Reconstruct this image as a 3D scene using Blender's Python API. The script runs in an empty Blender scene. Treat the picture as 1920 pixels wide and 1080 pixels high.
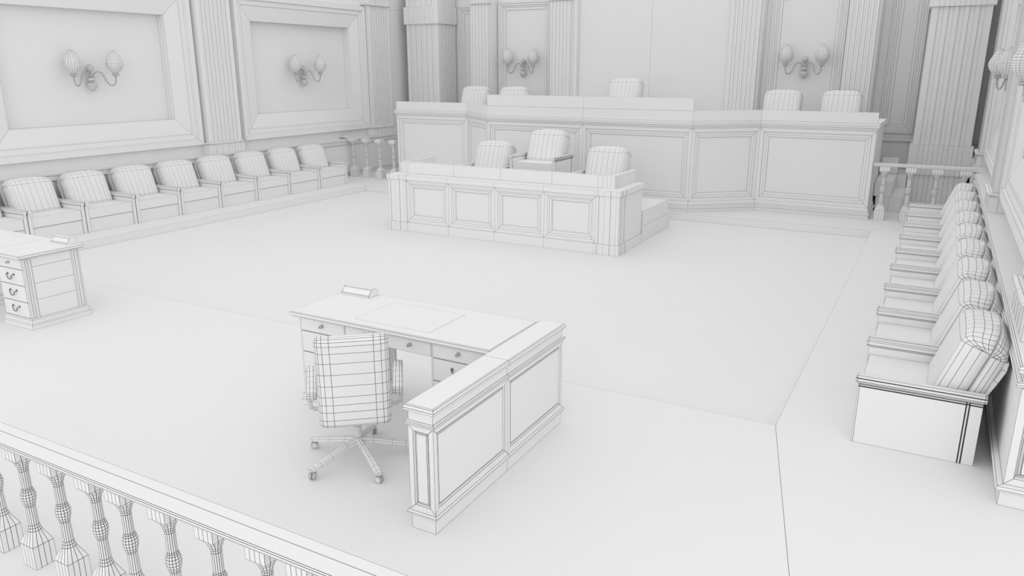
import bpy, math, random
from mathutils import Vector, Matrix

C = bpy.context.scene.collection
PI = math.pi
XC = -5.94                       # centre line of the court room
WL = -0.121                      # level of the sunken well
LINE = 0.0014                    # half width of the edge lines drawn on every surface


# ------------------------------------------------------------------ materials
def clay(name, col, line, rough=0.75, w=LINE):
    m = bpy.data.materials.new(name)
    m.use_nodes = True
    nt = m.node_tree
    nt.nodes.clear()
    out = nt.nodes.new('ShaderNodeOutputMaterial')
    bs = nt.nodes.new('ShaderNodeBsdfPrincipled')
    bs.inputs['Roughness'].default_value = rough
    bs.inputs['Specular IOR Level'].default_value = 0.15
    at = nt.nodes.new('ShaderNodeAttribute')
    at.attribute_name = 'edge'
    sp = nt.nodes.new('ShaderNodeSeparateColor')
    nt.links.new(at.outputs['Color'], sp.inputs[0])

    def mn(a, b):
        n = nt.nodes.new('ShaderNodeMath')
        n.operation = 'MINIMUM'
        nt.links.new(a, n.inputs[0])
        nt.links.new(b, n.inputs[1])
        return n.outputs[0]
    d = mn(mn(sp.outputs[0], sp.outputs[1]), mn(sp.outputs[2], at.outputs['Alpha']))
    lt = nt.nodes.new('ShaderNodeMath')
    lt.operation = 'LESS_THAN'
    lt.inputs[1].default_value = w
    nt.links.new(d, lt.inputs[0])
    # faint unevenness of the clay coat
    tc = nt.nodes.new('ShaderNodeTexCoord')
    nz = nt.nodes.new('ShaderNodeTexNoise')
    nz.inputs['Scale'].default_value = 3.0
    nt.links.new(tc.outputs['Object'], nz.inputs['Vector'])
    mr = nt.nodes.new('ShaderNodeMapRange')
    mr.inputs['To Min'].default_value = col * 0.992
    mr.inputs['To Max'].default_value = col * 1.008
    nt.links.new(nz.outputs[0], mr.inputs['Value'])
    cc = nt.nodes.new('ShaderNodeCombineColor')
    for i in range(3):
        nt.links.new(mr.outputs[0], cc.inputs[i])
    mx = nt.nodes.new('ShaderNodeMix')
    mx.data_type = 'RGBA'
    nt.links.new(lt.outputs[0], mx.inputs[0])
    nt.links.new(cc.outputs[0], mx.inputs[6])
    mx.inputs[7].default_value = (line, line, line, 1)
    nt.links.new(mx.outputs[2], bs.inputs['Base Color'])
    nt.links.new(bs.outputs[0], out.inputs[0])
    return m


M_WALL = clay('white_plaster', 0.815, 0.06)
M_FLOOR = clay('white_floor', 0.815, 0.08)
M_WOOD = clay('white_joinery', 0.815, 0.05)
M_SEAT = clay('white_upholstery', 0.815, 0.05)
M_METAL = clay('white_metal', 0.80, 0.05, 0.6, 0.0008)
M_HANDLE = clay('handle_metal', 0.55, 0.04, 0.5, 0.0016)
M_GLASS = clay('white_shade_glass', 0.815, 0.05)
M_LAMP = clay('white_lamp_metal', 0.72, 0.04, 0.6, 0.0016)


# ------------------------------------------------------------------ mesh building
class MB:
    def __init__(s, xf=None):
        s.v, s.f, s.h, s.sm = [], [], [], []
        s.xf = xf
        s.smooth = False

    def face(s, pts, hide=()):
        pts = [Vector(p) for p in pts]
        if s.xf:
            pts = [Vector(s.xf(p)) for p in pts]
        # drop doubled corners
        keep, hd = [], []
        n = len(pts)
        for i in range(n):
            if (pts[i] - pts[(i + 1) % n]).length > 1e-6:
                keep.append(pts[i])
                hd.append(i in hide)
        if len(keep) < 3:
            return
        b = len(s.v)
        s.v += keep
        s.f.append(list(range(b, b + len(keep))))
        s.h.append(hd)
        s.sm.append(s.smooth)

    def grid(s, rows, closed=False, hide_rows=False):
        """rows: list of equally long point lists; quads between neighbours"""
        for a, b in zip(rows, rows[1:]):
            n = len(a)
            for i in range(n if closed else n - 1):
                j = (i + 1) % n
                s.face([a[i], a[j], b[j], b[i]])

    def box(s, x0, x1, y0, y1, z0, z1, skip=''):
        if 'b' not in skip: s.face([(x0, y0, z0), (x0, y1, z0), (x1, y1, z0), (x1, y0, z0)])
        if 't' not in skip: s.face([(x0, y0, z1), (x1, y0, z1), (x1, y1, z1), (x0, y1, z1)])
        if 'f' not in skip: s.face([(x0, y0, z0), (x1, y0, z0), (x1, y0, z1), (x0, y0, z1)])
        if 'k' not in skip: s.face([(x1, y1, z0), (x0, y1, z0), (x0, y1, z1), (x1, y1, z1)])
        if 'l' not in skip: s.face([(x0, y1, z0), (x0, y0, z0), (x0, y0, z1), (x0, y1, z1)])
        if 'r' not in skip: s.face([(x1, y0, z0), (x1, y1, z0), (x1, y1, z1), (x1, y0, z1)])

    def cbox(s, x0, x1, y0, y1, z0, z1, c):
        """box whose top edges are chamfered by c"""
        s.box(x0, x1, y0, y1, z0, z1 - c, skip='t')
        lo = [(x0, y0, z1 - c), (x1, y0, z1 - c), (x1, y1, z1 - c), (x0, y1, z1 - c)]
        hi = [(x0 + c, y0 + c, z1), (x1 - c, y0 + c, z1), (x1 - c, y1 - c, z1), (x0 + c, y1 - c, z1)]
        s.grid([lo, hi], True)
        s.face(hi)

    def prism(s, plan, z0, z1, cap=True, zs=None):
        zs = zs or [z0, z1]
        s.grid([[(p[0], p[1], z) for p in plan] for z in zs], True)
        if cap:
            s.face([(p[0], p[1], zs[-1]) for p in plan])
            s.face([(p[0], p[1], zs[0]) for p in reversed(plan)])

    def panel(s, o, u, v, W, H, prof):
        """mitred rings; prof = [(inset, depth)], o lower left corner, normal = u x v"""
        o, u, v = Vector(o), Vector(u).normalized(), Vector(v).normalized()
        n = u.cross(v)
        rings = []
        for i, d in prof:
            rings.append([o + u * a + v * b + n * d for a, b in
                          ((i, i), (W - i, i), (W - i, H - i), (i, H - i))])
        s.grid(rings, True)
        s.face(rings[-1])

    def sweep(s, path, prof, closed=False, caps=True):
        """profile [(outward, z)] along plan path; outward is to the right of travel"""
        n = len(path)
        P = [Vector((p[0], p[1])) for p in path]
        offs = []
        for i in range(n):
            ds = []
            if i > 0 or closed: ds.append((P[i] - P[i - 1]).normalized())
            if i < n - 1 or closed: ds.append((P[(i + 1) % n] - P[i]).normalized())
            nn = [Vector((d.y, -d.x)) for d in ds]
            m = sum(nn, Vector((0, 0)))
            m = m / m.length
            m = m / max(0.3, m.dot(nn[0]))
            offs.append(m)
        rows = [[(P[i].x + offs[i].x * o, P[i].y + offs[i].y * o, z) for i in range(n)] for o, z in prof]
        s.grid(rows, closed)
        if caps and not closed:
            s.face([r[0] for r in rows][::-1])
            s.face([r[-1] for r in rows])

    def lathe(s, prof, n=16, c=(0, 0, 0), mod=None, cap=True):
        rows = []
        for k, (r, z) in enumerate(prof):
            row = []
            for i in range(n):
                a = 2 * PI * i / n
                rr = r * (mod(a, z) if mod else 1)
                row.append((c[0] + rr * math.cos(a), c[1] + rr * math.sin(a), c[2] + z))
            rows.append(row)
        s.grid(rows, True)
        if cap:
            if prof[0][0] > 1e-4: s.face(rows[0][::-1])
            if prof[-1][0] > 1e-4: s.face(rows[-1])

    def tube(s, path, r, n=8, cap=True):
        P = [Vector(p) for p in path]
        rows = []
        up = Vector((0, 0, 1))
        prev = None
        for i, p in enumerate(P):
            t = (P[min(i + 1, len(P) - 1)] - P[max(i - 1, 0)]).normalized()
            if prev is None:
                a = t.cross(up)
                if a.length < 0.05: a = t.cross(Vector((0, 1, 0)))
                a.normalize()
            else:
                a = (prev - t * prev.dot(t)).normalized()
            prev = a
            b = t.cross(a)
            rr = r[i] if isinstance(r, (list, tuple)) else r
            rows.append([p + (a * math.cos(2 * PI * k / n) + b * math.sin(2 * PI * k / n)) * rr for k in range(n)])
        s.grid(rows, True)
        if cap:
            s.face(rows[0][::-1])
            s.face(rows[-1])

    def rbox(s, xs, ys, zs, r):
        """box made of a grid and rounded by r on every edge"""
        X0, X1, Y0, Y1, Z0, Z1 = xs[0], xs[-1], ys[0], ys[-1], zs[0], zs[-1]

        def rd(p):
            q = Vector((min(max(p[0], X0 + r), X1 - r), min(max(p[1], Y0 + r), Y1 - r), min(max(p[2], Z0 + r), Z1 - r)))
            d = Vector(p) - q
            return q + d.normalized() * min(d.length, r) if d.length > 1e-9 else Vector(p)
        for z, fl in ((Z0, 1), (Z1, 0)):
            s.grid([[rd((x, y, z)) for x in (xs[::-1] if fl else xs)] for y in ys])
        for y, fl in ((Y0, 0), (Y1, 1)):
            s.grid([[rd((x, y, z)) for x in (xs[::-1] if fl else xs)] for z in zs])
        for x, fl in ((X0, 1), (X1, 0)):
            s.grid([[rd((x, y, z)) for y in (ys[::-1] if fl else ys)] for z in zs])

    def build(s, name, mat, parent=None, smooth_all=False, loc=None):
        me = bpy.data.meshes.new(name)
        # weld
        key, idx, vv = {}, [], []
        for p in s.v:
            k = (round(p.x, 5), round(p.y, 5), round(p.z, 5))
            if k not in key:
                key[k] = len(vv)
                vv.append(p)
            idx.append(key[k])
        faces, hides, sms = [], [], []
        for f, h, sm in zip(s.f, s.h, s.sm):
            g = [idx[i] for i in f]
            if len(set(g)) == len(g):
                faces.append(g); hides.append(h); sms.append(sm)
        me.from_pydata(vv, [], faces)
        at = me.attributes.new('edge', 'FLOAT_COLOR', 'CORNER')
        data = []
        for f, h in zip(faces, hides):
            pts = [vv[i] for i in f]
            n = len(pts)
            ch = [[9.0] * 4 for _ in range(n)]
            if n <= 4:
                for e in range(n):
                    if h[e]:
                        continue
                    a, b = pts[e], pts[(e + 1) % n]
                    d = (b - a).normalized()
                    for i in range(n):
                        w = pts[i] - a
                        ch[i][e] = (w - d * w.dot(d)).length
            for c in ch:
                data += c
        at.data.foreach_set('color', data)
        me.polygons.foreach_set('use_smooth', [bool(x or smooth_all) for x in sms])
        me.materials.append(mat)
        me.update()
        o = bpy.data.objects.new(name, me)
        C.objects.link(o)
        if parent:
            o.parent = parent
        if loc:
            o.location = loc
        return o


def thing(name, label, cat, loc=(0, 0, 0), rz=0.0, group=None):
    o = bpy.data.objects.new(name, None)
    C.objects.link(o)
    o.location = loc
    o.rotation_euler = (0, 0, rz)
    o.empty_display_size = 0.1
    o['label'] = label
    o['category'] = cat
    if group:
        o['group'] = group
    return o


def tag(o, label, cat, group=None):
    o['label'] = label
    o['category'] = cat
    if group:
        o['group'] = group
    return o


def struct(o):
    o['kind'] = 'structure'
    return o


def dup(root, loc, rz, label):
    r = root.copy()
    C.objects.link(r)
    r.location = loc
    r.rotation_euler = (0, 0, rz)
    r['label'] = label
    for ch in list(root.children):
        c = ch.copy()
        C.objects.link(c)
        c.parent = r
        for g in list(ch.children):
            d = g.copy()
            C.objects.link(d)
            d.parent = c
    return r


def mir(x):
    return 2 * XC - x


# ------------------------------------------------------------------ room shell
XR, XL, YF, YB = -0.771, -11.077, 5.365, 13.355       # the sunken well
WALL = 6.72                                            # half width of the room at the side walls

b = MB()
ins = [(XL, YF), (XR, YF), (XR, YB), (XL, YB)]
out = [(-12.99, -3.0), (1.11, -3.0), (0.84, 17.8), (-12.68, 17.8)]
for i in range(4):
    j = (i + 1) % 4
    b.face([(*out[i], 0), (*out[j], 0), (*ins[j], 0), (*ins[i], 0)])
    b.face([(*ins[i], 0), (*ins[j], 0), (*ins[j], WL), (*ins[i], WL)])
b.face([(*p, WL) for p in ins])
H4 = (0, 1, 2, 3)
b.face([(1.11, -3, 0), (7, -3, 0), (7, 17.8, 0), (0.84, 17.8, 0)], H4)
b.face([(-12.99, -3, 0), (-12.68, 17.8, 0), (-19, 17.8, 0), (-19, -3, 0)], H4)
b.face([(-19, -7, 0), (7, -7, 0), (7, -3, 0), (-19, -3, 0)], H4)
struct(b.build('floor', M_FLOOR))

PANELS = [(6.32, 10.36), (11.40, 15.44)]
PZ0, PZ1, TOPZ = 1.08, 3.95, 5.0
YE, YE_, YW = 4.92, 5.0, 17.78                                    # side wall run


def side(sgn, name):
    """side wall, sgn +1 right, -1 left; local n points into the room"""
    x = XC + sgn * WALL

    def P(n, y, z):
        return (x - sgn * n, y, z)
    b = MB()

    def q(y0, y1, z0, z1, n=0.0, hide=()):
        b.face([P(n, y0, z0), P(n, y1, z0), P(n, y1, z1), P(n, y0, z1)], hide)
    q(YE_, YW, 0.80, PZ0)
    q(YE_, YW, PZ1, TOPZ)
    ys = [YE_] + [t for p in PANELS for t in p] + [YW]
    for i in range(0, len(ys), 2):
        q(ys[i], ys[i + 1], PZ0, PZ1)
    # outer skin so that the wall has a thickness
    q(YE_, YW, 0, TOPZ, -0.35, H4)
    b.face([P(0, YE_, 0), P(-0.35, YE_, 0), P(-0.35, YE_, TOPZ), P(0, YE_, TOPZ)])
    b.face([P(0, YE_, TOPZ), P(-0.35, YE_, TOPZ), P(-0.35, YW, TOPZ), P(0, YW, TOPZ)])
    struct(b.build(name, M_WALL))
    return x


trim_no = [0]


def trim(b, mat=M_WALL):
    trim_no[0] += 1
    return struct(b.build('trim_%d' % trim_no[0], mat))


SIDE_PROF = [(0, 0.0), (0, 0.10), (0.105, 0.095), (0.117, 0.06),
             (0.205, 0.055), (0.219, 0.045), (0.506, -0.02), (0.506, -0.11), (0.506, -0.19)]

for sgn, nm in ((-1, 'wall_left'), (1, 'wall_right')):
    x = side(sgn, nm)
    for y0, y1 in PANELS:
        b = MB()
        if sgn > 0:
            b.panel((x, y1, PZ0), (0, -1, 0), (0, 0, 1), y1 - y0, PZ1 - PZ0, SIDE_PROF[:-1] + [(0.506, -0.126)])
        else:
            b.panel((x, y0, PZ0), (0, 1, 0), (0, 0, 1), y1 - y0, PZ1 - PZ0, SIDE_PROF)
        trim(b)
    # wainscot with its ledge
    f = XC + sgn * 6.535
    b = MB()
    prof = [(0.012, 0), (0.012, 0.095), (0.035, 0.10), (0.04, 0.112), (0.03, 0.128), (0.0, 0.135), (0, 0.75),
            (0.03, 0.757), (0.035, 0.77), (0.028, 0.782), (0.004, 0.786), (0.004, 0.835), (0.03, 0.84),
            (0.036, 0.862), (0.03, 0.88), (0.02, 0.885), (-0.19, 0.885)]
    if sgn > 0:
        # the end of the wainscot returns to the right with a framed panel
        b.sweep([(f, YW), (f, YE), (2.6, YE)], prof[:6] , caps=False)
        b.sweep([(f, YW), (f, YE), (2.6, YE)], prof[6:], caps=False)
        b.face([(f, YW, 0.135), (f, YE, 0.135), (f, YE, 0.75), (f, YW, 0.75)])
        b.panel((f, YE, 0.135), (1, 0, 0), (0, 0, 1), 1.6, 0.615,
                [(0, 0), (0.045, 0), (0.052, -0.03), (0.06, -0.03), (0.072, -0.012), (0.076, -0.012)])
        b.panel((f + 1.6, YE, 0.135), (1, 0, 0), (0, 0, 1), 2.6 - f - 1.6, 0.615, [(0, 0), (0.045, 0), (0.052, -0.03)])
        b.face([(f + 0.15, YE + 0.15, 0.884), (2.6, YE + 0.15, 0.884), (2.6, YE + 0.45, 0.884), (f + 0.15, YE + 0.45, 0.884)], H4)
    else:
        b.sweep([(f, YE), (f, YW)], prof, caps=True)
    trim(b, M_WOOD)

# back wall -----------------------------------------------------------------
b = MB()


def bq(o0, o1, y, z0=0.0, z1=TOPZ, s=1, hide=()):
    a, c = sorted((XC + s * o0, XC + s * o1))
    b.face([(a, y, z0), (c, y, z0), (c, y, z1), (a, y, z1)], hide)


def br(o, y0, y1, s, z0=0.0, z1=TOPZ):
    x = XC + s * o
    b.face([(x, y0, z0), (x, y1, z0), (x, y1, z1), (x, y0, z1)])


YC_, YP_, YN_, YO_ = 17.22, 17.10, 17.40, 17.75
BAY2 = (2.55, 4.01, 1.24, 4.08)
BAY3 = (4.80, 5.43, 1.24, 4.05)
for s in (-1, 1):
    bq(0, 1.75, YC_, s=s)
    br(1.75, YP_, YC_, s)
    bq(1.75, 1.84, YP_, s=s)
    bq(1.84, 2.44, YP_, s=s)
    br(2.44, YP_, YN_, s)
    bq(2.44, BAY2[0], YN_, s=s)
    bq(BAY2[0], BAY2[1], YN_, 0, BAY2[2], s)
    bq(BAY2[0], BAY2[1], YN_, BAY2[3], TOPZ, s)
    bq(BAY2[1], 4.05, YN_, s=s)
    br(4.05, YP_, YN_, s)
    bq(4.05, 4.64, YP_, s=s)
    br(4.64, YP_, YO_, s)
    bq(4.64, BAY3[0], YO_, s=s)
    bq(BAY3[0], BAY3[1], YO_, 0, BAY3[2], s)
    bq(BAY3[0], BAY3[1], YO_, BAY3[3], TOPZ, s)
    bq(BAY3[1], 7.1, YO_, s=s)
struct(b.build('wall_back', M_WALL))
BP = [(0, 0), (0, 0.045), (0.035, 0.045), (0.05, 0.03), (0.085, 0.03), (0.10, 0.01), (0.125, 0.01), (0.14, 0.0),
      (0.19, 0.0), (0.195, -0.02)]
BP3 = [(0, 0), (0, 0.045), (0.03, 0.045), (0.04, 0.03), (0.075, 0.03), (0.09, 0.01), (0.12, 0.01), (0.13, 0.0),
       (0.18, 0.0), (0.185, -0.02)]
for s in (-1, 1):
    for (o0, o1, z0, z1), y, pr in ((BAY2, YN_, BP), (BAY3, YO_, BP3)):
        b = MB()
        a, c = sorted((XC + s * o0, XC + s * o1))
        b.panel((a, y, z0), (1, 0, 0), (0, 0, 1), c - a, z1 - z0, pr)
        trim(b)
    # chair rail of the outer bay
    b = MB()
    a, c = sorted((XC + s * 4.64, XC + s * 6.70))
    b.sweep([(a, YO_), (c, YO_)], [(0.0, 1.07), (0.05, 1.08), (0.05, 1.145), (0.03, 1.155), (0, 1.16)])
    trim(b)


# ------------------------------------------------------------------ fluted plans
def flute_line(p0, p1, margin, n, depth):
    """points from p0 to p1 (plan), grooves cut to the left of travel"""
    p0, p1 = Vector(p0), Vector(p1)
    d = (p1 - p0)
    L = d.length
    d = d / L
    nrm = Vector((-d.y, d.x))
    pts = [p0]
    w = (L - 2 * margin) / (2 * n - 1)
    for i in range(n):
        a = margin + 2 * i * w
        pts += [p0 + d * a, p0 + d * a + nrm * depth, p0 + d * (a + w) + nrm * depth, p0 + d * (a + w)]
    return pts


def fluted_rect(x0, x1, y0, y1, margin, nx, ny, depth, sides='frbl'):
    out = []
    out += flute_line((x0, y0), (x1, y0), margin, nx, depth) if 'f' in sides else [Vector((x0, y0))]
    out += flute_line((x1, y0), (x1, y1), margin, ny, depth) if 'r' in sides else [Vector((x1, y0))]
    out += flute_line((x1, y1), (x0, y1), margin, nx, depth) if 'b' in sides else [Vector((x1, y1))]
    out += flute_line((x0, y1), (x0, y0), margin, ny, depth) if 'l' in sides else [Vector((x0, y1))]
    return out


def column(sgn, label):
    t = thing('fluted_column', label, 'column', (XC + sgn * 5.98, 17.28, 0), 0, 'columns flanking the bench')
    w, d = 0.537, 0.43
    for nm, z0, z1, k in (('base', 0.0, 0.525, 0.035), ('pedestal', 0.525, 1.10, 0.0), ('shaft', 1.10, 3.60, 0.045),
                          ('capital', 3.60, 4.02, 0.0), ('upper_shaft', 4.02, TOPZ, 0.045)):
        b = MB()
        if k == 0:
            b.prism(fluted_rect(-w, w, -d, d, 0.165, 5, 4, 0.0008), z0, z1)
        else:
            b.prism(fluted_rect(-w + k, w - k, -d + k, d, 0.12, 5, 4, 0.016), z0, z1)
        b.build(nm, M_WALL, t)
    return t


column(1, 'square fluted column beside the right end of the judges bench')
column(-1, 'square fluted column beside the left end of the judges bench')


def wall_pilaster(sgn, yc, label):
    """fluted pilaster standing on the ledge of a side wall"""
    x = XC + sgn * WALL
    t = thing('wall_pilaster', label, 'pilaster', (x, yc, 0.885), PI / 2 if sgn > 0 else -PI / 2, 'pilasters along the side walls')
    # local: front looks to +y, wall at y=0
    def plan(hw, dp, n, dep, split=True):
        p = [Vector((hw, -0.0))]
        if split: p.append(Vector((hw, dp * 0.5)))
        p += flute_line((hw, dp), (-hw, dp), 0.10, n, dep)
        p += [Vector((-hw, dp))]
        if split: p.append(Vector((-hw, dp * 0.5)))
        p += [Vector((-hw, 0))]
        return p
    b = MB()
    b.prism(plan(0.45, 0.185, 5, 0.0015), 0, 0.185)
    b.build('pedestal', M_WALL, t)

    def ring(z):
        bb = MB()
        hw, dp = 0.455, 0.185
        for (k0, a), (k1, c) in zip(((0, z), (0.028, z + 0.012), (0.028, z + 0.03), (0.0, z + 0.045)),
                                    ((0.028, z + 0.012), (0.028, z + 0.03), (0.0, z + 0.045), (-0.03, z + 0.045))):
            def pl(k):
                out = [(hw + k, 0.0), (hw + k, dp * 0.55)]
                for i in range(1, 6):
                    an = i / 6 * PI / 2
                    out.append((hw + k - 0.08 + 0.08 * math.cos(an), dp + k - 0.08 + 0.08 * math.sin(an)))
                out.append((hw - 0.1, dp + k))
                out.append((0.0, dp + k))
                return out + [(-px, py) for px, py in out[:-1][::-1]]
            bb.grid([[(px, py, a) for px, py in pl(k0)], [(px, py, c) for px, py in pl(k1)]], True)
        bb.face([(px, py, z) for px, py in pl(0)][::-1])
        bb.face([(px, py, z + 0.045) for px, py in pl(-0.03)])
        return bb
    ring(0.185).build('base_ring', M_WALL, t)
    b = MB()
    b.prism(plan(0.415, 0.155, 7, 0.010), 0.23, 3.09)
    b.build('shaft', M_WALL, t)
    ring(3.09).build('capital_ring', M_WALL, t)
    b = MB()
    b.prism(plan(0.415, 0.155, 7, 0.010), 3.135, TOPZ - 0.885)
    b.build('upper_shaft', M_WALL, t)
    return t


wall_pilaster(-1, 10.84, 'fluted pilaster between the two framed panels of the left wall')
wall_pilaster(-1, 15.88, 'fluted pilaster at the far end of the left wall panels, above the small balustrade')
wall_pilaster(1, 5.80, 'fluted pilaster on the right ledge, cut by the picture edge beside the nearest armchair')
wall_pilaster(1, 10.84, 'fluted pilaster on the right ledge just past the bigger wall lamp')
wall_pilaster(1, 15.88, 'fluted pilaster on the right ledge next to the dark gap by the square column')


def back_pilaster(off, sgn, label):
    t = thing('back_pilaster', label, 'pilaster', (XC + sgn * off, YP_, 0), 0, 'pilasters along the back wall')
    w = 0.25
    b = MB()
    b.prism(fluted_rect(-w - 0.02, w + 0.02, -0.13, 0, 0.06, 4, 1, 0.001, 'f'), 0, 1.1)
    b.build('pedestal', M_WALL, t)
    b = MB()
    b.prism(fluted_rect(-w, w, -0.11, 0, 0.045, 5, 1, 0.010, 'f'), 1.1, 4.02)
    b.build('shaft', M_WALL, t)
    b = MB()
    pl = [(-w, 0), (-w, -0.11), (w, -0.11), (w, 0)]
    b.sweep(pl, [(0.0, 4.02), (0.03, 4.025), (0.035, 4.045), (0.03, 4.06), (0.0, 4.065), (-0.05, 4.065)])
    b.build('capital_ring', M_WALL, t)
    b = MB()
    b.prism(fluted_rect(-w, w, -0.11, 0, 0.045, 5, 1, 0.010, 'f'), 4.065, TOPZ)
    b.build('upper_shaft', M_WALL, t)


back_pilaster(2.14, -1, 'fluted back wall pilaster right of the left lamp, edging the plain centre panel')
back_pilaster(4.34, -1, 'fluted back wall pilaster between the left square column and the left lamp')
back_pilaster(2.14, 1, 'fluted back wall pilaster left of the right lamp, edging the plain centre panel')
back_pilaster(4.34, 1, 'fluted back wall pilaster right of the right lamp, near the square column')


# ------------------------------------------------------------------ wall lamps
def wall_lamp(loc, rz, label):
    """local: wall is the plane y=0, the lamp stands out to -y; origin at the ring"""
    t = thing('wall_lamp', label, 'wall lamp', loc, rz, 'two-shade wall lamps')
    n = -0.10
    b = MB()
    b.smooth = True
    b.lathe([(0.0, -0.20), (0.02, -0.195), (0.05, -0.165), (0.075, -0.125), (0.084, -0.10), (0.076, -0.075), (0.05, -0.06),
             (0.03, -0.05), (0.03, -0.035), (0.055, -0.03), (0.06, -0.02), (0.06, 0.02), (0.055, 0.026), (0.018, 0.03), (0.016, 0.12),
             (0.025, 0.122), (0.05, 0.15), (0.058, 0.183), (0.05, 0.215), (0.025, 0.238), (0.0, 0.244)], 12, (0, n, 0))
    b.build('lamp_body', M_LAMP, t)
    b = MB()
    b.smooth = True
    # rosette that fixes the body to the wall
    b.xf = lambda p: (p[0], -p[2], p[1] + 0.17)
    b.lathe([(0.05, 0.0), (0.05, 0.012), (0.03, 0.025), (0.018, 0.04), (0.018, 0.075)], 12)
    b.build('wall_rosette', M_METAL, t)
    for s in (-1, 1):
        ctl = [(0.03, 0.02), (0.045, 0.075), (0.075, 0.115), (0.115, 0.125), (0.155, 0.105), (0.185, 0.05), (0.205, -0.01), (0.23, -0.065),
               (0.262, -0.1), (0.298, -0.105), (0.33, -0.08), (0.347, -0.03), (0.352, 0.05)]
        b = MB()
        b.smooth = True
        b.tube([(s * u, n - 0.145 * max(0, (u - 0.03)) / 0.335, z) for u, z in ctl], 0.0145, 8)
        a = b.build('lamp_arm', M_LAMP, t)
        e = (s * 0.352, n - 0.145, 0.05)
        b = MB()
        b.smooth = True
        b.lathe([(0.015, 0.0), (0.05, 0.003), (0.055, 0.012), (0.055, 0.03), (0.048, 0.035)], 14, e)
        b.build('shade_cup', M_LAMP, a)
        b = MB()
        b.smooth = True
        prof = []
        key = [(0.045, 0.035), (0.055, 0.06), (0.095, 0.095), (0.123, 0.135), (0.134, 0.18), (0.133, 0.225), (0.120, 0.28), (0.097, 0.335),
               (0.068, 0.382), (0.036, 0.414), (0.0, 0.424)]
        for (r0, z0), (r1, z1) in zip(key, key[1:]):
            for k in range(2):
                prof.append((r0 + (r1 - r0) * k / 2, z0 + (z1 - z0) * k / 2))
        prof.append(key[-1])
        b.lathe(prof, 18, e, mod=lambda an, z: 1 + 0.06 * math.sin(PI * min(1, max(0, (z - 0.06) / 0.33))) * math.cos(6 * an + 20 * z))
        b.build('lamp_shade', M_GLASS, a)
    return t


xl = XC - WALL + 0.19 - 0.38      # recessed panel face of the left wall
pl_ = XC - WALL - 0.19
pr_ = XC + WALL + 0.19
LZ = 2.33
l0 = wall_lamp((pl_, 8.36, LZ), PI / 2 - 0.114, 'two-shade wall lamp in the nearer framed panel of the left wall')
dup(l0, (pl_, 13.44, LZ), PI / 2 - 0.114, 'two-shade wall lamp in the farther framed panel of the left wall')
dup(l0, (pr_ - 0.065, 8.36, LZ - 0.04), -PI / 2 + 0.114, 'large two-shade wall lamp on the right wall cut by the picture edge')
dup(l0, (pr_ - 0.065, 13.44, LZ - 0.02), -PI / 2 + 0.114, 'two-shade wall lamp on the right wall seen edge-on beside the square column')
dup(l0, (XC - 3.29, YN_ + 0.02, 2.51), 0, 'two-shade wall lamp on the back wall over the bench left end')
dup(l0, (XC + 3.29, YN_ + 0.02, 2.51), 0, 'two-shade wall lamp on the back wall over the bench right end')


# ------------------------------------------------------------------ armchair
CW = 0.884


def cushion(b, hw, thick, s0, s1, r, xf, flip=False, bulge=0.0):
    """upholstered slab rounded over its top; faces to t=0 (or to t=thick when flip)"""
    half = [(hw, thick), (hw, thick * 0.72), (hw * 0.988, thick * 0.42), (hw * 0.955, thick * 0.17), (hw * 0.89, thick * 0.04), (hw * 0.79, 0.002),
            (hw * 0.62, 0), (hw * 0.40, 0), (hw * 0.13, 0)]
    prof = half + [(-x, t) for x, t in half[::-1]]
    rows = []

    def pt(x, t, s):
        if flip: t = thick - t
        return xf(x, t, s)
    for s in (s0, s0 + 0.03, s1):
        k = 0.02 if s == s0 else 0
        rows.append([pt(x * (1 - k), t + k * 0.5 * (thick - t) / thick, s) for x, t in prof])
    rt = min(0.10, thick * 0.6)
    for a, ft in ((28, 0), (56, 0), (90, 0), (90, 0.5), (90, 1.0)):
        a = math.radians(a)
        row = []
        for x, t in prof:
            ed = abs(x) / hw
            t1 = t + (1 - math.cos(a)) * rt * (1 - t / thick)
            t2 = t1 + (thick - t1) * ft
            g = math.sqrt(max(0.0, 1 - max(0.0, (ed - 0.42) / 0.58) ** 2))
            z = s1 + r * math.sin(a) * g + 0.03 * ft * g
            row.append(pt(x, t2, z))
        rows.append(row)
    b.grid(rows)
    # back of the slab, no lines
    n = len(prof)
    for a, c in zip(rows, rows[1:]):
        b.face([a[-1], a[0], c[0], c[-1]], H4)
    top = rows[-1]
    for i in range(n // 2 - 1):
        b.face([top[i], top[i + 1], top[n - 2 - i], top[n - 1 - i]], H4)
    bot = rows[0]
    for i in range(n // 2 - 1):
        b.face([bot[i + 1], bot[i], bot[n - 1 - i], bot[n - 2 - i]], H4)


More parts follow.
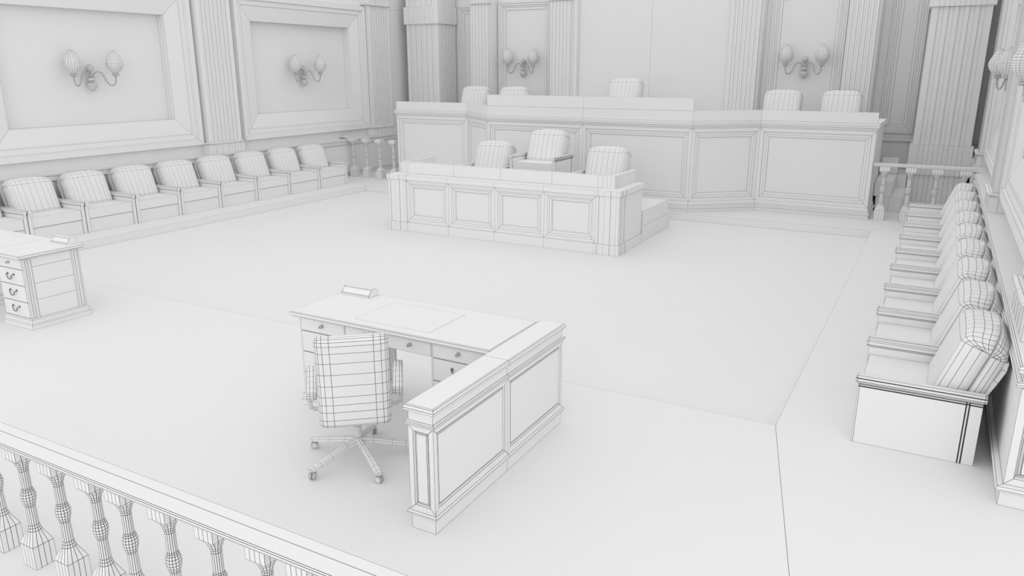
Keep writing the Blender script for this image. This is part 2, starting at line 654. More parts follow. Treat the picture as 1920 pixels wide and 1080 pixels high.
def make_armchair(name, label, loc, rz, group):
    """local: front looks to -y, front plane y=0, centred on x"""
    t = thing(name, label, 'armchair', loc, rz, group)
    h = CW / 2 - 0.005
    w = 0.052
    for s in (-1, 1):
        xo, xi = s * h, s * (h - w)
        b = MB()
        # side panel with a groove ahead of the rear upright
        ys = [0.012, 0.022, 0.650, 0.652, 0.654, 0.656, 0.668, 0.670, 0.672, 0.674, 0.745]
        dep = [0, 0, 0, 0.002, 0.004, 0.004, 0.004, 0.004, 0.002, 0, 0]
        zs = [0.0, 0.412, 0.4143, 0.4166, 0.419, 0.428, 0.4303, 0.434]
        for z0, z1 in zip(zs, zs[1:]):
            for i in range(len(ys) - 1):
                pts = [(xo - s * dep[i], ys[i], z0), (xo - s * dep[i + 1], ys[i + 1], z0), (xo - s * dep[i + 1], ys[i + 1], z1), (xo - s * dep[i], ys[i], z1)]
                b.face(pts if s > 0 else pts[::-1])
        b.face([(xi, 0.745, 0), (xi, 0.012, 0), (xi, 0.012, 0.434), (xi, 0.745, 0.434)][::s])
        b.face([(xi, 0.012, 0), (xo, 0.012, 0), (xo, 0.012, 0.434), (xi, 0.012, 0.434)][::s])
        b.face([(xo, 0.745, 0), (xi, 0.745, 0), (xi, 0.745, 0.434), (xo, 0.745, 0.434)][::s])
        b.face([(xo, 0.012, 0.434), (xo, 0.745, 0.434), (xi, 0.745, 0.434), (xi, 0.012, 0.434)][::s])
        b.build('side_panel', M_WOOD, t)
        b = MB()
        cs = [(0.010, 0.434), (0.010, 0.446), (-0.001, 0.447), (-0.001, 0.449), (-0.001, 0.466), (0.002, 0.468), (0.002, 0.470), (-0.001, 0.472), (0.004, 0.486), (0.012, 0.49),
              (w - 0.004, 0.49), (w + 0.004, 0.486), (w + 0.008, 0.475), (w + 0.008, 0.449), (w + 0.008, 0.447), (w - 0.004, 0.446), (w - 0.004, 0.434)]
        rows = [[(s * (h - dx * 0.85 - 0.005), -0.008, z - (0.01 if z > 0.48 else 0)) for dx, z in cs],
                [(s * (h - dx), 0.004, z) for dx, z in cs], [(s * (h - dx), 0.75, z) for dx, z in cs],
                [(s * (h - dx * 0.85 - 0.005), 0.764, z - (0.012 if z > 0.48 else 0)) for dx, z in cs]]
        b.grid(rows)
        b.face(rows[0][::-1])
        b.face(rows[-1])
        b.face([rows[1][0], rows[1][-1], rows[2][-1], rows[2][0]])
        b.build('armrest', M_WOOD, t)
    g = h - w - 0.003
    b = MB()
    b.box(-g, g, 0.022, 0.50, 0.216, 0.372)
    b.build('seat', M_SEAT, t)
    b = MB()
    b.box(-g, g, 0.034, 0.70, 0.0, 0.210)
    b.build('seat_base', M_WOOD, t)
    ln = math.radians(19)
    by, bz = 0.405, 0.345

    def xf(x, tt, s):
        return (x, by + s * math.sin(ln) + tt * math.cos(ln), bz + s * math.cos(ln) - tt * math.sin(ln))
    b = MB()
    b.smooth = True
    cushion(b, 0.354, 0.185, 0.03, 0.487, 0.115, xf)
    b.build('backrest', M_SEAT, t)
    b = MB()
    b.smooth = True
    cushion(b, 0.36, 0.10, 0.13, 0.477, 0.12, lambda x, tt, s: xf(x, tt + 0.195, s), True)
    b.build('back_shell', M_SEAT, t)
    b = MB()
    pr = [(0.70, 0.36), (0.765, 0.455), (0.81, 0.555), (0.845, 0.64), (0.85, 0.70)]
    pi_ = [(0.66, 0.36), (0.735, 0.465), (0.785, 0.57), (0.815, 0.65), (0.82, 0.70)]
    for xa, xb in ((-0.33, 0.33),):
        lo = [[(xa, y, z) for y, z in pr], [(xb, y, z) for y, z in pr]]
        li = [[(xb, y, z) for y, z in pi_], [(xa, y, z) for y, z in pi_]]
        b.grid([lo[0], lo[1], li[0], li[1], lo[0]])
        for k in (0, -1):
            q = [lo[0][k], lo[1][k], li[0][k], li[1][k]]
            b.face(q if k else q[::-1])
    b.build('back_support', M_WOOD, t)
    return t


ORD = ['nearest', 'second', 'third', 'fourth', 'fifth', 'sixth', 'seventh', 'eighth', 'ninth']
Y0, PITCH = 5.36, 0.886
FR = -0.277
jury = None
for k in range(9):
    y = Y0 + PITCH * k + CW / 2
    lab = ('white cushioned armchair in the row along the right wall, nearest the camera' if k == 0 else
           'white cushioned armchair in the row along the right wall, last one by the small balustrade' if k == 8 else
           'white cushioned armchair in the row along the right wall, %s counted from the camera' % ORD[k])
    if jury is None:
        jury = make_armchair('jury_armchair', lab, (FR, y, 0), -PI / 2, 'armchairs in the row along the right wall')
    else:
        dup(jury, (FR, y, 0), -PI / 2, lab)
for k in range(9):
    y = Y0 + PITCH * k + CW / 2 + 0.05
    n = 8 - k
    lab = ('white cushioned armchair in the row along the left wall, last one by the small balustrade' if n == 0 else
           'white cushioned armchair at the left picture edge, mostly cut off, behind the side desk' if k == 0 else
           'white cushioned armchair in the row along the left wall, %s counted from the balustrade end' % ORD[n])
    d = dup(jury, (mir(FR), y, 0), PI / 2, lab)
    d['group'] = 'armchairs in the row along the left wall'


def single_chair(name, x, y, z, label, group):
    d = dup(jury, (x, y, z), 0, label)
    d.name = name
    d['group'] = group
    return d


# ------------------------------------------------------------------ judges' bench
YS, YCN = 14.40, 13.56
JO, CO, EO = 3.10, 2.10, 5.0
bench = thing('judges_bench', 'long angled panelled judges bench raised across the back of the room', 'bench', (0, 0, 0))
path = [(XC - EO, 16.05), (XC - EO, YS), (XC - JO, YS), (XC - CO, YCN), (XC, YCN), (XC + CO, YCN), (XC + JO, YS), (XC + EO, YS), (XC + EO, 16.05)]
b = MB()
b.sweep(path, [(0.03, 0), (0.03, 0.06), (0.042, 0.063), (0.042, 0.09), (0.028, 0.108), (0.02, 0.112), (0.02, 0.145), (0.0, 0.186)], caps=False)
b.build('base_moulding', M_WOOD, bench)
b = MB()
b.sweep(path, [(0.0, 1.485), (0.02, 1.507), (0.02, 1.536), (0.042, 1.54), (0.042, 1.565), (0.034, 1.575), (0.034, 1.612), (-0.3, 1.612)], caps=False)
b.build('cornice', M_WOOD, bench)
BPROF = [(0, 0), (0.066, 0), (0.071, -0.012), (0.115, -0.014), (0.155, -0.022), (0.160, -0.034)]
for p, q in zip(path, path[1:]):
    L = math.dist(p, q)
    b = MB()
    u = Vector((q[0] - p[0], q[1] - p[1], 0)).normalized()
    if abs(u.x) < 0.1:
        b.face([(*p, 0.186), (*q, 0.186), (*q, 1.485), (*p, 1.485)])
        b.build('side_panel', M_WOOD, bench)
    else:
        b.panel((p[0], p[1], 0.186), u, (0, 0, 1), L, 1.485 - 0.186, BPROF)
        b.build('front_panel', M_WOOD, bench)


def wall_strip(path, z0, z1, th, zs=None):
    b = MB()
    zs = zs or [z0, z1]
    b.sweep(path, [(0, z) for z in zs] + [(-th, zs[-1]), (-th, zs[0])], caps=True)
    return b


for s in (-1, 1):
    p = [(XC + s * (EO + 0.0), YS), (XC + s * JO, YS), (XC + s * (CO - 0.005), YCN + 0.005)]
    if s > 0: p = p[::-1]
    wall_strip(p, 1.612, 1.795, 0.06).build('side_parapet', M_WOOD, bench)
wall_strip([(XC - CO, YCN - 0.002), (XC, YCN - 0.002), (XC + CO, YCN - 0.002)], 1.612, 2.008, 0.07, [1.612, 1.79, 2.008]).build('centre_parapet', M_WOOD, bench)

b = MB()
b.prism([(XC - 4.93, 14.95), (XC - 3.3, 14.95), (XC - 2.2, 14.15), (XC + 2.2, 14.15), (XC + 3.3, 14.95), (XC + 4.93, 14.95), (XC + 4.93, 16.9), (XC - 4.93, 16.9)], 0, 1.225)
struct(b.build('floor_platform', M_FLOOR))
b = MB()
b.box(XC - 0.75, XC + 0.75, 14.9, 16.75, 1.225, 1.435)
tag(b.build('chair_plinth', M_WOOD), 'low square plinth under the centre judge chair behind the bench', 'plinth')

for off, y, z, nm in ((-3.91, 15.45, 1.225, 'white armchair behind the bench, leftmost of the five judge seats'),
                      (-2.87, 15.45, 1.225, 'white armchair behind the bench, second of the judge seats, below the left lamp'),
                      (0.02, 15.05, 1.435, 'white armchair raised behind the bench centre, against the plain wall'),
                      (3.14, 15.45, 1.225, 'white armchair behind the bench, just left under the right lamp'),
                      (4.21, 15.45, 1.225, 'white armchair behind the bench, rightmost of the five judge seats')):
    single_chair('judge_armchair', XC + off, y, z, nm, 'armchairs behind the judges bench')

# stairs up behind the right end of the bench
b = MB()
for z0, z1, y0, xe, xl0 in ((0, 0.265, 15.40, 16.69, -0.89), (0, 0.522, 16.69, 17.70, -0.935)):
    for xa, xb in ((xl0, -0.66), (-0.66, -0.468)):
        b.box(xa, xb, y0, xe, z0, z1, 'b')
b.box(-0.468, -0.44, 15.40, 16.82, 0, 0.265)
st = tag(b.build('stair_steps', M_WOOD), 'two low steps rising behind the right end of the bench', 'steps')
b = MB()
b.box(-0.932, -0.64, 15.402, 16.685, 0.266, 0.53)
b.box(-0.932, -0.64, 16.70, 16.95, 0.532, 0.82)
tag(b.build('stair_block', M_WOOD), 'stepped block beside the steps behind the right end of the bench', 'block')

# ------------------------------------------------------------------ clerks' counter
clerk = thing('clerk_counter', 'long low clerk counter with four framed panels in front of the judges bench', 'counter', (0, 0, 0))
cx0, cx1, cy, cyb = -7.985, -3.875, 10.205, 11.20
PW = 0.36
XB = [cx0 + PW, -6.80, -5.94, -5.08, cx1 - PW]
for xa, xb in zip(XB, XB[1:]):
    b = MB()
    b.panel((xa, cy + 0.02, 0.03), (1, 0, 0), (0, 0, 1), xb - xa, 0.705,
            [(0, 0), (0.055, 0), (0.082, -0.014), (0.118, -0.02), (0.127, -0.036)])
    b.build('front_panel', M_WOOD, clerk)
    b = MB()
    b.box(xa, xb, cy - 0.004, cy + 0.06, WL, 0.03)
    b.build('plinth', M_WOOD, clerk)
for s, xa in ((-1, cx0), (1, cx1 - PW)):
    b = MB()
    pl = flute_line((xa, cy), (xa + PW, cy), 0.045, 2, 0.006)
    if s > 0:
        pl += flute_line((cx1, cy), (cx1, cy + 0.27), 0.035, 2, 0.006) + [Vector((cx1, cy + 0.27)), Vector((xa, cy + 0.27))]
    else:
        pl += [Vector((xa + PW, cy)), Vector((xa + PW, cy + 0.27))] + flute_line((cx0, cy + 0.27), (cx0, cy), 0.035, 2, 0.006)
    b.prism(pl, 0.03, 0.738)
    p = b.build('corner_post', M_WOOD, clerk)
    b = MB()
    c2 = [((q[0] - (xa + PW / 2)) * 1.09 + xa + PW / 2, (q[1] - cy - 0.13) * 1.12 + cy + 0.13) for q in pl]
    b.prism(c2, WL, 0.03)
    b.build('post_base', M_WOOD, p)
    b = MB()
    b.prism(c2, 0.738, 0.816)
    b.build('post_cap', M_WOOD, p)
for s, x in ((-1, cx0 + 0.012), (1, cx1 - 0.012)):
    b = MB()
    xa, xb = sorted((x, x - s * 0.04))
    b.box(xa, xb, cy + 0.27, cyb, 0.03, 0.74)
    e = b.build('end_panel', M_WOOD, clerk)
    b = MB()
    xa, xb = sorted((x + s * 0.012, x - s * 0.04))
    b.box(xa, xb, cy + 0.285, cyb + 0.02, WL, 0.03)
    b.build('end_plinth', M_WOOD, e)
b = MB()
b.box(cx0 - 0.01, cx0 + PW - 0.01, cy + 0.20, cyb + 0.06, 0.74, 0.815)
b.box(cx1 - PW + 0.01, cx1 + 0.01, cy + 0.20, cyb + 0.06, 0.74, 0.815)
for xa, xb in zip([cx0 + PW - 0.01] + XB[1:-1] + [cx1 - PW + 0.01], [1] * 0 + XB[1:-1] + [cx1 - PW + 0.01]):
    b.box(xa, xb, cy - 0.012, cy + 0.62, 0.738, 0.814)
b.build('ledge', M_WOOD, clerk)
px0, px1, py, pyb = -7.885, -4.045, 10.437, 11.335
fr = [px0, px0 + 0.04, px0 + 0.09, px0 + 0.13, px0 + 0.17, -6.83, -5.955, -5.06, px1 - 0.26, px1 - 0.19, px1 - 0.12, px1 - 0.06, px1]
pth = [(px0, pyb), (px0, py + 0.2), (px0, py + 0.15), (px0, py + 0.08)] + [(x, py) for x in fr] + [(px1, py + 0.05), (px1, py + 0.10), (px1, py + 0.15), (px1, py + 0.2), (px1, pyb)]
b = MB()
b.sweep(pth, [(0, 0.815), (0, 1.0)], caps=False)
top = [(x, y) for x, y in ((px0, pyb), (px0, py), (px1, py), (px1, pyb))]
b.sweep(top, [(0, 1.0), (-0.07, 1.0), (-0.07, 0.815)], caps=False)
for x in (px0, px1 - 0.07):
    b.face([(x + 0.07, pyb, 0.815), (x, pyb, 0.815), (x, pyb, 1.0), (x + 0.07, pyb, 1.0)])
b.build('parapet', M_WOOD, clerk)

# dais behind the counter
b = MB()
dx0, dx1 = mir(-3.893), -3.893
b.sweep([(dx1, 11.285), (dx1, 12.56), (dx0, 12.56), (dx0, 11.285)][::-1], [(0, WL), (0, 0.132), (0, 0.37)], closed=True)
b.face([(dx0, 11.285, 0.37), (dx1, 11.285, 0.37), (dx1, 12.56, 0.37), (dx0, 12.56, 0.37)])
b.box(dx1 - 0.05, dx1 + 0.002, 11.268, 11.285, WL, 0.37)
b.box(dx1 - 0.05, dx1 - 0.008, 12.56, 12.70, WL, 0.132)
tag(b.build('clerk_dais', M_WOOD), 'low platform under the clerk chairs, its end stepping out right of the counter', 'platform')
b = MB()
b.box(-6.48, -5.54, 11.56, 12.50, 0.37, 0.59)
tag(b.build('chair_plinth', M_WOOD), 'low plinth on the clerk platform lifting the middle chair', 'plinth')
single_chair('clerk_armchair', -6.98, 11.39, 0.37, 'white armchair behind the clerk counter, lower left of the raised one', 'armchairs behind the clerk counter')
single_chair('clerk_armchair', -6.01, 11.60, 0.59, 'white armchair behind the clerk counter, the raised middle one showing its arms', 'armchairs behind the clerk counter')
single_chair('clerk_armchair', -4.80, 11.39, 0.37, 'white armchair behind the clerk counter at its right-hand end', 'armchairs behind the clerk counter')


# ------------------------------------------------------------------ balustrades
def sq_ring(hw, z, n=4):
    out = []
    cs = [(-1, -1), (1, -1), (1, 1), (-1, 1)]
    for i in range(4):
        a, c = cs[i], cs[(i + 1) % 4]
        for k in range(n):
            f = k / n
            out.append((hw * (a[0] + (c[0] - a[0]) * f), hw * (a[1] + (c[1] - a[1]) * f), z))
    return out


def rd_ring(r, z, n=16):
    return [(r * math.cos(-3 * PI / 4 + 2 * PI * i / n), r * math.sin(-3 * PI / 4 + 2 * PI * i / n), z) for i in range(n)]


def baluster(H, hw):
    """H height, hw half width of the square ends"""
    k = hw / 0.0545
    b = MB()
    rows = [sq_ring(hw, 0), sq_ring(hw, 0.19 * H)]
    rows += [rd_ring(r * k, z * H) for r, z in ((0.033, 0.295), (0.0285, 0.318), (0.0265, 0.342), (0.024, 0.50), (0.027, 0.515), (0.031, 0.535), (0.0345, 0.56), (0.036, 0.585),
                                               (0.034, 0.608), (0.030, 0.628), (0.026, 0.642), (0.024, 0.655), (0.0235, 0.80), (0.0245, 0.82), (0.029, 0.84), (0.0355, 0.865), (0.043, 0.885))]
    rows.append(sq_ring(hw, 0.915 * H))
    rows.append(sq_ring(hw, H))
    b.grid(rows, True)
    b.face(rows[0][::-1])
    b.face(rows[-1])
    return b


def balustrade(name, label, x0, x1, y, xs, H, hw, rail_hw, rail_t, two_lines=False, dy=0.0):
    t = thing(name, label, 'balustrade', (x0, y, 0))
    b = MB()
    c = 0.006
    rr = [(-rail_hw, H + 0.0005), (-rail_hw - 0.004, H + rail_t * 0.3), (-rail_hw - 0.004, H + rail_t * 0.75), (-rail_hw, H + rail_t),
          (rail_hw * 0.16, H + rail_t), (rail_hw, H + rail_t), (rail_hw + 0.004, H + rail_t * 0.75), (rail_hw + 0.004, H + rail_t * 0.3), (rail_hw, H + 0.0005)]
    if not two_lines: rr.pop(4)
    rows = [[(x, yy + dy, z) for yy, z in rr] for x in (0, x1 - x0)]
    b.grid(rows, True)
    b.face(rows[0]); b.face(rows[1][::-1])
    b.build('rail', M_WOOD, t)
    me = None
    for x in xs:
        if me is None:
            me = baluster(H, hw).build('baluster', M_WOOD, t)
            me.location = (x - x0, 0, 0)
        else:
            o = me.copy()
            C.objects.link(o)
            o.parent = t
            o.location = (x - x0, 0, 0)
    return t


balustrade('balustrade', 'small balustrade between the right end of the bench and the right wall', -0.93, 0.60, 14.455,
           [-0.745, -0.35, 0.045, 0.44], 0.915, 0.079, 0.075, 0.045)
balustrade('balustrade', 'small balustrade between the left wall and the left end of the bench', mir(0.60), mir(0.93), 14.455,
           [-12.315, -11.91, -11.515, -11.11], 0.915, 0.079, 0.075, 0.045)
mod = []
for m in range(-1, 3):
    base = -4.19 + 1.107 * m
    mod += [base, base + 0.298, base + 0.592, base + 0.887]
mod = [x + 0.054 for x in mod]
balustrade('balustrade', 'long balustrade crossing the lower left corner, nearest the camera', mod[0] - 0.16, mod[-1] + 0.16, 1.8465,
           mod, 0.671, 0.0545, 0.068, 0.028, True, 0.011)


# ------------------------------------------------------------------ desks
def make_desk(loc, label, sgn):
    """pedestal desk facing -y (drawers); local x centre, y0 = front of the top"""
    t = thing('pedestal_desk', label, 'desk', loc)
    W, D = 1.73, 0.67
    h = W / 2
    b = MB()
    b.cbox(-h, h, 0, D, 0.747 - 0.018, 0.757, 0.006)
    b.cbox(-h + 0.012, h - 0.012, 0.012, D - 0.012, 0.718, 0.729, 0.003)
    b.build('desktop', M_WOOD, t)
    x0, x1 = -h + 0.045, h - 0.045
    pw = 0.45
    fy, by = 0.055, D - 0.045
    rows = [(0.112, 0.268), (0.273, 0.437), (0.442, 0.602)]
    for xa, xb, inner in ((x0, x0 + pw, 1), (x1 - pw, x1, -1)):
        b = MB()
        # carcass with corner recesses on its outer side
        b.box(xa + 0.02, xb - 0.02, fy + 0.004, by, 0.06, 0.716)
        for xs_, sd in ((xa, -1), (xb, 1)):
            # side: planks between two corner strips
            x = xs_
            ys = [fy, fy + 0.02, fy + 0.028, fy + 0.046, fy + 0.054, fy + 0.075, fy + 0.085, by - 0.085, by - 0.075, by - 0.054, by - 0.046, by - 0.02, by - 0.012, by]
            dp = [0, 0, 0.006, 0.006, 0, 0, 0.006, 0.006, 0, 0, 0.006, 0.006, 0, 0]
            for i in range(len(ys) - 1):
                zs = [0.104, 0.285, 0.452, 0.62, 0.716] if i == 6 else [0.104, 0.716]
                for z0, z1 in zip(zs, zs[1:]):
                    q = [(x - sd * dp[i], ys[i], z0), (x - sd * dp[i + 1], ys[i + 1], z0), (x - sd * dp[i + 1], ys[i + 1], z1), (x - sd * dp[i], ys[i], z1)]
                    b.face(q if sd > 0 else q[::-1])
            # front and back stiles
            xi = x - sd * 0.022
            for yy, d in ((fy, 1), (by, -1)):
                q = [(min(x, xi), yy, 0.104), (max(x, xi), yy, 0.104), (max(x, xi), yy, 0.716), (min(x, xi), yy, 0.716)]
                b.face(q if d > 0 else q[::-1])
        p = b.build('pedestal', M_WOOD, t)
        b = MB()
        b.cbox(xa - 0.022, xb + 0.022, fy - 0.022, by + 0.022, 0, 0.055, 0.012)
        b.cbox(xa - 0.012, xb + 0.012, fy - 0.012, by + 0.012, 0.055, 0.104, 0.012)
        b.build('plinth', M_WOOD, p)
        c = (xa + xb) / 2
        for z0, z1 in rows + [(0.608, 0.714)]:
            b = MB()
            b.box(xa + 0.016, xb - 0.016, fy - 0.006, fy + 0.008, z0, z1)
            d = b.build('drawer', M_WOOD, t)
            b = MB()
            b.smooth = True
            zc = (z0 + z1) / 2
            if z0 > 0.6:
                b.xf = lambda q, c=c, zc=zc: (c + q[0], fy - 0.006 - q[2], zc + 0.005 + q[1])
                b.lathe([(0.014, 0.0), (0.014, 0.004), (0.007, 0.006), (0.006, 0.016), (0.012, 0.019), (0.0135, 0.025), (0.010, 0.031), (0.0, 0.032)], 10)
                b.build('knob', M_METAL, d)
            else:
                zc += 0.012
                b.tube([(c - 0.055, fy - 0.004, zc + 0.012), (c - 0.055, fy - 0.016, zc + 0.012), (c - 0.047, fy - 0.024, zc + 0.006), (c - 0.036, fy - 0.026, zc - 0.008),
                        (c - 0.028, fy - 0.026, zc - 0.026), (c - 0.014, fy - 0.028, zc - 0.036), (c + 0.014, fy - 0.028, zc - 0.036), (c + 0.028, fy - 0.026, zc - 0.026),
                        (c + 0.036, fy - 0.026, zc - 0.008), (c + 0.047, fy - 0.024, zc + 0.006), (c + 0.055, fy - 0.016, zc + 0.012), (c + 0.055, fy - 0.004, zc + 0.012)],
                       0.0048, 6)
                for s in (-1, 1):
                    b.xf = lambda q, s=s, c=c, zc=zc: (c + s * 0.055 + q[0], fy - 0.006 - q[2], zc + 0.012 + q[1])
                    b.lathe([(0.012, 0), (0.011, 0.003), (0.006, 0.006)], 8)
                    b.xf = None
                b.build('handle', M_HANDLE, d)
    # middle drawer over the knee hole
    xa, xb = x0 + pw, x1 - pw
    b = MB()
    b.box(xa + 0.003, xb - 0.003, fy + 0.004, by, 0.62, 0.716)
    b.build('apron', M_WOOD, t)
    b = MB()
    b.box(xa - 0.002, xb + 0.002, fy - 0.006, fy + 0.003, 0.608, 0.714)
    d = b.build('drawer', M_WOOD, t)
    for s in (-1, 1):
        b = MB()
        b.smooth = True
        b.xf = lambda q, s=s: ((xa + xb) / 2 + s * 0.20 + q[0], fy - 0.006 - q[2], 0.666 + q[1])
        b.lathe([(0.014, 0.0), (0.014, 0.004), (0.007, 0.006), (0.006, 0.016), (0.012, 0.019), (0.0135, 0.025), (0.010, 0.031), (0.0, 0.032)], 10)
        b.build('knob', M_METAL, d)
    return t


def desk_pad(x0, x1, y0, y1, z, label):
    b = MB()
    b.face([(x0, y0, z + 0.005), (x1, y0, z + 0.005), (x1, y1, z + 0.005), (x0, y1, z + 0.005)])
    q = [(x0, y0), (x1, y0), (x1, y1), (x0, y1)]
    for i in range(4):
        a, c = q[i], q[(i + 1) % 4]
        b.face([(*a, z), (*c, z), (*c, z + 0.005), (*a, z + 0.005)], H4)
    tag(b.build('desk_pad', M_SEAT), label, 'desk pad', 'desk pads')


def name_plate(x0, x1, y0, y1, z, label):
    b = MB()
    pr = [(y0, z), (y0 + 0.002, z + 0.012), (y0 + 0.045, z + 0.062), (y1 - 0.035, z + 0.066), (y1, z + 0.045), (y1, z)]
    rows = [[(x, y, zz) for y, zz in pr] for x in (x0, x1)]
    n = len(pr)
    for i in range(n):
        j = (i + 1) % n
        if i == 1:
            # the sloping face carries a thin framed label field
            a, c, d, e = [Vector(q) for q in (rows[0][i], rows[1][i], rows[1][j], rows[0][j])]
            u, v = (c - a).normalized(), (e - a).normalized()
            b.panel(a, u, v, (c - a).length, (e - a).length, [(0, 0), (0.008, 0.0)])
        else:
            b.face([rows[0][i], rows[1][i], rows[1][j], rows[0][j]])
    for x, fl in ((x0, 0), (x1, 1)):
        q = [(x, y, zz) for y, zz in pr]
        for tri in ((0, 1, 4, 5), (1, 2, 3, 4)):
            f = [q[i] for i in tri]
            b.face(f if not fl else f[::-1], (1, ) if tri[0] == 0 else (3, ))
    tag(b.build('name_plate', M_WOOD), label, 'name plate', 'name plate blocks on the desks')


DX = -3.205
make_desk((DX, 3.955, 0), 'wide pedestal desk with drawers behind the swivel chair, joined to the low panelled partition', 1)
desk_pad(-3.517, -2.870, 4.04, 4.50, 0.757, 'thin rectangular desk pad on the desk in front of the swivel chair')
name_plate(-4.035, -3.755, 4.49, 4.605, 0.757, 'blank wedge-shaped name plate at the far left corner of the middle desk')
LX = -7.59 - 1.73 / 2 - 0.005
make_desk((LX, 3.965, 0), 'pedestal desk at the left picture edge showing four drawers and its plank side', -1)
desk_pad(LX - 0.30, LX + 0.31, 4.05, 4.51, 0.757, 'thin desk pad on the desk at the left picture edge')
name_plate(-7.965, -7.685, 4.505, 4.62, 0.757, 'blank wedge-shaped name plate on the desk at the left picture edge')

# low partition on the right of the desk
part = thing('low_partition', 'low panelled partition standing at the right end of the middle desk', 'partition', (-2.238, 3.042, 0))
pw2, pL = 0.083, 1.617
b = MB()
rect = [(-pw2, 0), (pw2, 0), (pw2, 0.81), (pw2, pL), (-pw2, pL), (-pw2, 0.81)]
def ring_rows(bb, prof):
    bb.sweep(rect, prof, closed=True)
ring_rows(b, [(-0.004, 0), (-0.004, 0.095)])
b.face([(pw2 - 0.01, 0.01, 0.001), (-pw2 + 0.01, 0.01, 0.001), (-pw2 + 0.01, pL - 0.01, 0.001), (pw2 - 0.01, pL - 0.01, 0.001)], H4)
ring_rows(b, [(-0.004, 0.095), (0.014, 0.098), (0.016, 0.108), (0.010, 0.122), (-0.001, 0.126)])
b.build('base', M_WOOD, part)
PP = [(0, 0), (0.032, 0), (0.038, -0.014), (0.045, -0.014), (0.05, -0.006)]
for y0, y1 in ((0, 0.81), (0.81, pL)):
    b = MB()
    b.panel((pw2, y0, 0.124), (0, 1, 0), (0, 0, 1), y1 - y0, 0.516, PP)
    b.panel((-pw2, y1, 0.124), (0, -1, 0), (0, 0, 1), y1 - y0, 0.516, PP)
    b.build('side_panel', M_WOOD, part)
for y, u, x in ((0, 1, -pw2), (pL, -1, pw2)):
    b = MB()
    b.panel((x, y, 0.124), (u, 0, 0), (0, 0, 1), 2 * pw2, 0.516, PP)
    b.build('end_panel', M_WOOD, part)
b = MB()
ring_rows(b, [(-0.001, 0.638), (0.010, 0.641), (0.016, 0.652), (0.014, 0.661), (-0.003, 0.664), (-0.003, 0.722), (0.014, 0.726), (0.018, 0.742), (0.012, 0.757), (0.004, 0.762)])
o = 0.004
for y0, y1 in ((-o, 0.81), (0.81, pL + o)):
    b.face([(-pw2 - o, y0, 0.762), (pw2 + o, y0, 0.762), (pw2 + o, y1, 0.762), (-pw2 - o, y1, 0.762)])
b.build('cap', M_WOOD, part)

# ------------------------------------------------------------------ swivel chair
ch = thing('swivel_chair', 'padded swivel office chair seen from behind at the middle desk', 'office chair', (-3.10, 3.525, 0), math.radians(39.8))
# local: chair looks to +y
for i in range(5):
    a = math.radians(113.5 - 39.8 + 72 * i)
    d = Vector((math.cos(a), math.sin(a), 0))
    sd = Vector((-d.y, d.x, 0))
    b = MB()
    rows = []
    for f, w, zt, zb in ((0.02, 0.02, 0.155, 0.115), (0.10, 0.020, 0.142, 0.108), (0.22, 0.023, 0.115, 0.083), (0.31, 0.026, 0.094, 0.066), (0.355, 0.026, 0.083, 0.060), (0.378, 0.020, 0.076, 0.060), (0.388, 0.008, 0.070, 0.062)):
        rows.append([d * f + sd * sx * w + Vector((0, 0, z)) for sx, z in ((1, zb), (1, (zt + zb) / 2 + 0.004), (0.55, zt), (-0.55, zt), (-1, (zt + zb) / 2 + 0.004), (-1, zb))])
    b.grid(rows, True)
    b.face(rows[-1]); b.face(rows[0][::-1])
    leg = b.build('base_leg', M_METAL, ch)
    b = MB()
    c = d * 0.362
    b.lathe([(0.008, 0.045), (0.008, 0.062)], 8, c)
    ang = math.atan2(d.y, d.x) + 0.6
    for s in (-1, 1):
        def cx(q, s=s, c=c, ang=ang):
            w = Vector((math.cos(ang), math.sin(ang), 0))
            n = Vector((-w.y, w.x, 0))
            return c + w * q[0] + n * (s * 0.011 + q[2]) + Vector((0, 0, 0.0245 + q[1]))
        b.xf = cx
        b.lathe([(0.012, -0.008), (0.0235, -0.008), (0.0245, -0.004), (0.0245, 0.004), (0.0235, 0.008), (0.012, 0.008)], 14)
    b.build('caster', M_METAL, leg)
b = MB()
b.lathe([(0.032, 0.10), (0.032, 0.16), (0.027, 0.165), (0.027, 0.24), (0.022, 0.245), (0.022, 0.345)], 14)
b.build('gas_column', M_METAL, ch)
b = MB()
b.smooth = True
b.rbox([-0.21, -0.19, -0.14, -0.06, 0.06, 0.14, 0.19, 0.21], [-0.20, -0.18, -0.10, 0.05, 0.20, 0.26, 0.28], [0.345, 0.37, 0.40, 0.425], 0.032)
b.build('seat', M_SEAT, ch)
b = MB()
b.smooth = True
zz = [0.0, 0.02, 0.06, 0.115, 0.165, 0.22, 0.295, 0.375, 0.455, 0.525, 0.575, 0.605, 0.635]
hw = 0.223


def bend(p):
    # p.z runs up the back; lean and lumbar curve, slimmer outline towards the top corners
    z = p[2]
    f = z / 0.635
    y = -0.225 - 0.085 * f + 0.03 * math.sin(PI * f) - 0.02 * (p[0] / hw) ** 2 * -1
    return (p[0], y + p[1], 0.345 + z * 0.985)


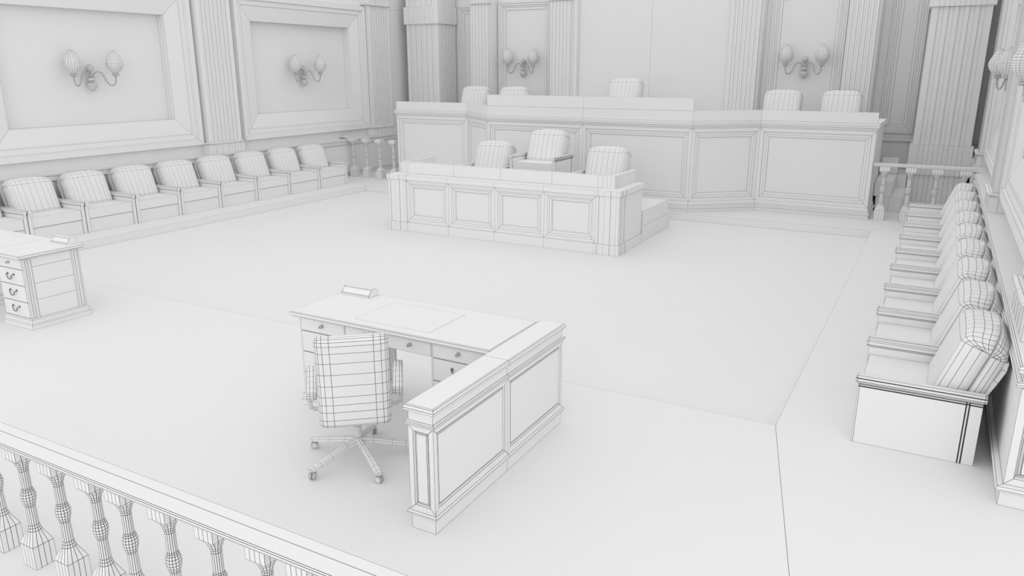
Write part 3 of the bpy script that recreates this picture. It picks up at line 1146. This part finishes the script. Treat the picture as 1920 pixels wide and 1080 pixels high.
b.xf = bend
b.rbox([-hw, -hw + 0.022, -hw + 0.05, -0.13, 0.13, hw - 0.05, hw - 0.022, hw], [-0.045, -0.02, 0.02, 0.045], zz, 0.042)
b.build('backrest', M_SEAT, ch)
for s in (-1, 1):
    b = MB()
    b.smooth = True
    b.xf = lambda p, s=s: (s * (0.264 + 0.055 * (p[1] + 0.15)) + p[0], p[1], p[2])
    b.rbox([-0.034, -0.012, 0.012, 0.034], [-0.13, -0.11, -0.03, 0.06, 0.16, 0.26, 0.35, 0.37], [0.49, 0.507, 0.523, 0.54], 0.014)
    a = b.build('armrest', M_SEAT, ch)
    b = MB()
    b.smooth = True
    b.tube([(s * 0.20, 0.06, 0.352), (s * 0.265, 0.05, 0.356), (s * 0.288, 0.04, 0.375), (s * 0.292, 0.02, 0.43), (s * 0.283, 0.02, 0.495)], 0.015, 8)
    b.build('armrest_support', M_METAL, a)

# ------------------------------------------------------------------ light
w = bpy.data.worlds.new('soft_daylight')
bpy.context.scene.world = w
w.use_nodes = True
bg = w.node_tree.nodes['Background']
bg.inputs[0].default_value = (1, 1, 1, 1)
bg.inputs[1].default_value = 1.01


def area(name, loc, rot, sx, sy, power):
    l = bpy.data.lights.new(name, 'AREA')
    l.shape = 'RECTANGLE'
    l.size, l.size_y = sx, sy
    l.energy = power
    o = bpy.data.objects.new(name, l)
    o.location = loc
    o.rotation_euler = rot
    C.objects.link(o)


area('front_fill_light', (5.0, -12.0, 7.0), (math.radians(72), 0, math.radians(25)), 16, 9, 560)  # unseen fill added behind the camera to brighten the upright faces turned towards it

# ------------------------------------------------------------------ camera
cam = bpy.data.cameras.new('camera')
cam.sensor_width = 36
cam.lens = 36 * 1434.9 / 1920
cam.clip_start = 0.05
co = bpy.data.objects.new('camera', cam)
co.location = (0, 0, 2.4821)
co.rotation_euler = (math.radians(90 - 15.909), 0, math.radians(28.848))
C.objects.link(co)
bpy.context.scene.camera = co
vs = bpy.context.scene.view_settings
vs.view_transform = 'Standard'
vs.look = 'None'
vs.exposure = 0
vs.gamma = 1
